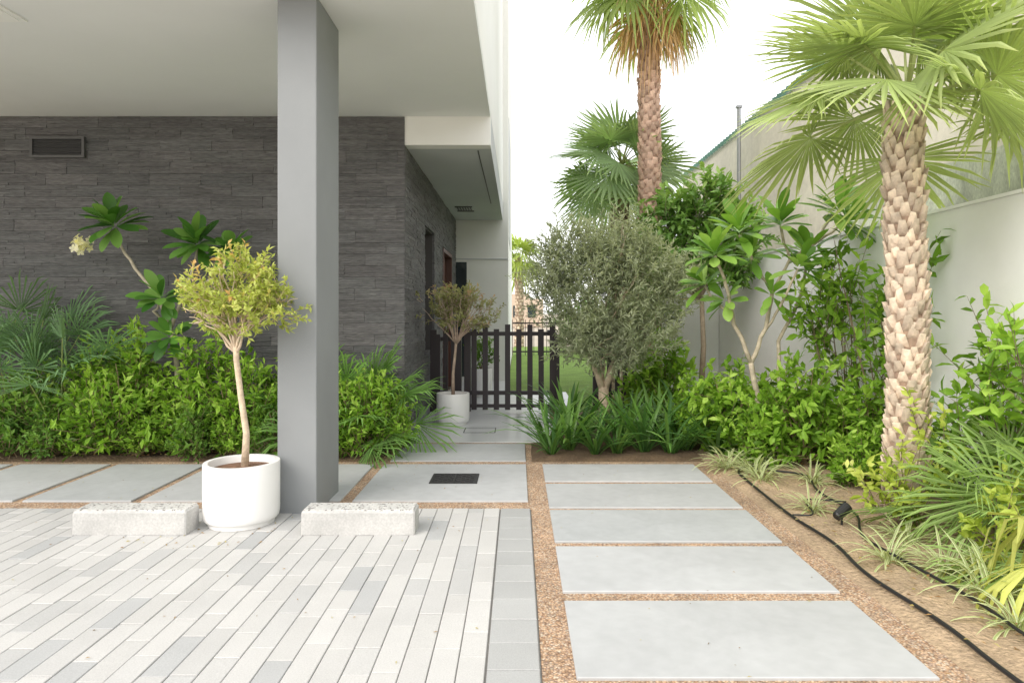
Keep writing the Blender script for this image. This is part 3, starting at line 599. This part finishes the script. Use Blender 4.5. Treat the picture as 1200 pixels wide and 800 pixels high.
# ---- right bed shrubs
gr="green shrubs along the white wall"
r1=sh((2.35,7.3,.02),"dense bright green shrub under the frangipani",G_bright,.85,.42,140,.125,.055,tpl=TE,group=gr)
r2=sh((2.75,6.6,.02),"leafy green shrub on sandy soil",G_bright,.95,.42,145,.12,.05,tpl=TE,group=gr)
for s,l,r,z in ((r1,(3.0,7.2,.02),1.2,.75),(r2,(3.25,6.2,.02),2.3,.85),(r2,(2.4,6.75,.02),4.0,.65),(r1,(3.3,5.6,.02),3.3,.55),(r1,(2.95,5.8,.02),5.0,.55),(r2,(2.0,7.7,.02),.4,.75),(r1,(3.1,8.2,.02),2.0,.7),(r2,(1.95,9.4,.02),5.1,1.15)):
    copy_thing(s,l,r,z)
plant("climbing_shrub","tall loose climbing shrub against the white wall","shrub",(3.35,6.9,.02),
  [((0,0,1.0),(.18,.4,.4)),((-.05,-.1,1.6),(.12,.25,.45)),((-.3,0,1.3),(.16,.2,.4)),((-.1,.1,2.15),(.12,.2,.25)),((0,-.8,1.15),(.15,.35,.55)),((0,-1.0,1.7),(.1,.2,.3))],115,9,.14,.06,G_bright,.34,limbs=[((0,0,0),14,.010),((0,-.8,0),10,.009)],tpl=TE,up=1.0,gap=.18,group=gr)
plant("shrub","fresh light green shrub in front of the white wall","shrub",(3.2,4.55,.02),
  [((0,0,.7),(.25,.35,.42)),((.1,-.2,1.0),(.2,.3,.3)),((0,.2,.5),(.25,.3,.4)),((.1,-.6,.9),(.2,.35,.35)),((.15,.3,1.1),(.12,.2,.25))],130,9,.125,.055,G_bright,.3,limbs=[((0,0,0),16,.01)],tpl=TE,up=1.0,gap=.16,group=gr)
yg=[(.24,.34,.04),(.38,.48,.07),(.5,.58,.12),(.6,.65,.2)]
plant("shrub","yellow green shrub around the palm trunk","shrub",(2.62,4.7,.02),
  [((0,0,.3),(.12,.18,.25)),((.1,-.1,.7),(.08,.1,.25)),((-.1,0,.18),(.18,.18,.15)),((.25,-.1,.45),(.13,.15,.3))],46,10,.08,.036,yg,.16,limbs=[((0,0,0),8,.006)],tpl=TE,up=.9,gap=.0,group=gr)
plant("shrub","yellow green shrub on the sandy bed","shrub",(2.85,3.9,.02),
  [((0,0,.2),(.2,.25,.2)),((.2,.1,.35),(.2,.2,.25))],50,10,.08,.036,yg,.14,limbs=[((0,0,0),8,.006)],tpl=TE,up=.8,gap=.0,group=gr)
fp=fanplant((3.05,4.15,.02),"spiky light green fan palm beside the wall",16,.6,.55,(.26,.38,.12),el=(82,8),nseg=26,droop=.15,split=.15,wid=.85)
copy_thing(fp,(3.25,3.75,.02),2.2,1.0)
fy=fanplant((2.8,3.35,.02),"yellowing drooping fan palm near the sand",7,.48,.32,(.48,.50,.14),el=(85,30),nseg=16,droop=1.1,wid=1.6,split=.35)
def pipe(pts,label,r=.009):
    p=np.array(pts,float); t=np.linspace(0,len(p)-1,len(p)*8); from_=np.arange(len(p))
    qd=np.stack([np.interp(t,from_,p[:,k]) for k in range(3)],1); ker=np.ones(7)/7
    for k in range(2): qd[3:-3,k]=np.convolve(qd[:,k],ker,'valid')
    b=MB(); b.tube(qd,r,(.02,.02,.02),n=8); obj(b,"irrigation_pipe",m_pipe,org=tuple(p[0]),label=label,cat="pipe",group="black irrigation pipes",smooth=True)
pipe([(2.35,6.6,.05),(2.0,6.3,.05),(1.98,5.8,.045),(1.95,4.9,.045),(2.0,4.3,.05),(1.93,3.8,.045),(2.0,3.2,.045),(1.97,2.76,.045),(2.0,2.0,.045)],"black irrigation pipe snaking along the gravel edge",.011)
pipe([(2.15,6.3,.06),(2.6,6.1,.06),(2.4,5.5,.06),(2.45,4.9,.06),(2.2,4.4,.06),(2.25,3.9,.06),(2.3,3.4,.06),(2.25,2.9,.06),(2.4,2.3,.06)],"thin black irrigation pipe on the sandy bed",.009)
pipe([(1.97,4.9,.05),(2.12,4.85,.06),(2.2,5.3,.06),(2.5,5.2,.06)],"thin black irrigation pipe on the sandy bed",.006)
sx,sy=2.23,4.7
sl_=empty("garden_spotlight",(sx,sy,.03),"small black garden spotlight on a ground spike","light fixture")
b=MB(); b.tube([(sx,sy,-.02),(sx,sy,.12)],.008,(0,0,0)); obj(b,"spike",m_pipe,org=(sx,sy,.03),parent=sl_)
b=MB(); b.tube([(sx-.05,sy-.02,.10),(sx-.04,sy-.015,.105),(sx+.04,sy+.02,.15),(sx+.05,sy+.025,.155)],[.024,.032,.038,.038],(0,0,0),n=14); obj(b,"lamp_head",m_pipe,org=(sx,sy,.03),parent=sl_)
# ---- parking blocks
def block(x0,x1,label):
    root=empty("parking_block",((x0+x1)/2,4.66,.013),label,"wheel stop","concrete wheel stops"); o=((x0+x1)/2,4.66,.013)
    y0,y1,z0,h=4.56,4.76,.013,.165
    prof=[(y0,z0),(y0+.003,z0+h-.018),(y0+.013,z0+h-.006),(y1-.013,z0+h-.006),(y1-.003,z0+h-.018),(y1,z0)]
    V=[];F=[];n=len(prof)
    for xx,ins in ((x0,0.0),(x0+.01,1),(x1-.01,1),(x1,0.0)):
        for (yy,zz) in prof:
            V.append((xx,yy+(0 if ins else (.006 if yy<4.66 else -.006)),zz if ins or zz<.05 else zz-.007))
    for s in range(3):
        for i in range(n-1): F.append((s*n+i,s*n+i+1,(s+1)*n+i+1,(s+1)*n+i))
    F.append(tuple(range(n-1,-1,-1))); F.append(tuple(3*n+i for i in range(n)))
    b=MB(); b.add(V,F,(.5,.5,.5)); obj(b,"body",m_conc,org=o,parent=root)
    b=MB(); b.box(x0+.011,x1-.011,y0+.014,y1-.014,z0+h-.008,z0+h+.002,ch=.002); obj(b,"top_face",m_stopt,org=o,parent=root)
block(-2.98,-2.22,"pale concrete wheel stop with speckled top beside pot"); block(-1.45,-.69,"pale concrete wheel stop with speckled top by the column")
# ---- drain covers
dg=empty("drain_grate",(-.565,6.1,.014),"square black cast iron drain grate in concrete slab","drain cover")
b=MB(); x0,x1,y0,y1=-.775,-.355,5.93,6.29
for q_ in ((x0,x1,y0,y0+.025),(x0,x1,y1-.025,y1),(x0,x0+.025,y0+.026,y1-.026),(x1-.025,x1,y0+.026,y1-.026)): b.box(*q_,.0,.019)
obj(b,"frame",m_iron,org=(-.565,6.1,.014),parent=dg)
b=MB(); b.box(x0+.02,x1-.02,y0+.02,y1-.02,.0,.0155,(.01,.01,.01))
for i in range(9):
    for j in range(8):
        if (i+j)%2==0: b.box(x0+.035+i*.0395,x0+.067+i*.0395,y0+.034+j*.037,y0+.062+j*.037,.0156,.021)
b.box(-.575,-.555,y0+.03,y1-.03,.0156,.022)
obj(b,"grille",m_iron,org=(-.565,6.1,.014),parent=dg)
mc=empty("manhole_cover",(-.45,8.65,.012),"thin framed square manhole cover in pale path","drain cover")
b=MB(); x0,x1,y0,y1=-.68,-.28,8.45,8.8
for q_ in ((x0,x1,y0,y0+.012),(x0,x1,y1-.012,y1),(x0,x0+.012,y0+.013,y1-.013),(x1-.012,x1,y0+.013,y1-.013)): b.box(*q_,.005,.016)
obj(b,"frame",m_iron,org=(-.45,8.65,.012),parent=mc)
b=MB(); b.box(x0+.014,x1-.014,y0+.014,y1-.014,.005,.014); obj(b,"lid",m_tile,org=(-.45,8.65,.012),parent=mc)
# ---- leaf litter
b=MB()
def litter(n,x0,x1,y0,y1,z,pal,Ls):
    P=np.stack([rng.uniform(x0,x1,n),rng.uniform(y0,y1,n),np.full(n,z)],1); a=rng.uniform(0,6.28,n)
    D=np.stack([np.cos(a),np.sin(a),rng.normal(0,.08,n)],1); Nn=np.stack([rng.normal(0,.2,n),rng.normal(0,.2,n),np.ones(n)],1)
    b.inst(P,D,Nn,Ls*rng.uniform(.5,1.2,n),Ls*.4*rng.uniform(.6,1.2,n),T4,np.array(pal)[rng.integers(len(pal),size=n)])
lp=[(.35,.22,.1),(.25,.14,.06),(.4,.33,.12),(.18,.12,.06),(.45,.4,.2)]
litter(60,-4,-.2,2.4,5.1,.017,lp,.022); litter(60,-2.6,-1.6,4.3,5.2,.018,lp,.03); litter(500,1.9,3.5,2.4,7,.065,lp,.04); litter(60,-5,0,5.4,6.7,.02,lp,.022); litter(250,-6,-1.5,6.85,7.3,.06,lp,.04); litter(30,.2,1.8,2.6,6.8,.02,lp,.02)
obj(b,"leaf_litter",m_leaf,kind="stuff")
plant("far_tree","distant green tree behind the garden fence","tree",(2.6,27,0),[((0,0,1.0),(1.4,.8,.9)),((1.5,0,1.0),(1.2,.8,.9))],300,12,.2,.09,G_mid,.3,limbs=[((0,0,0),10,.03)],parts=("trunk","crown"))
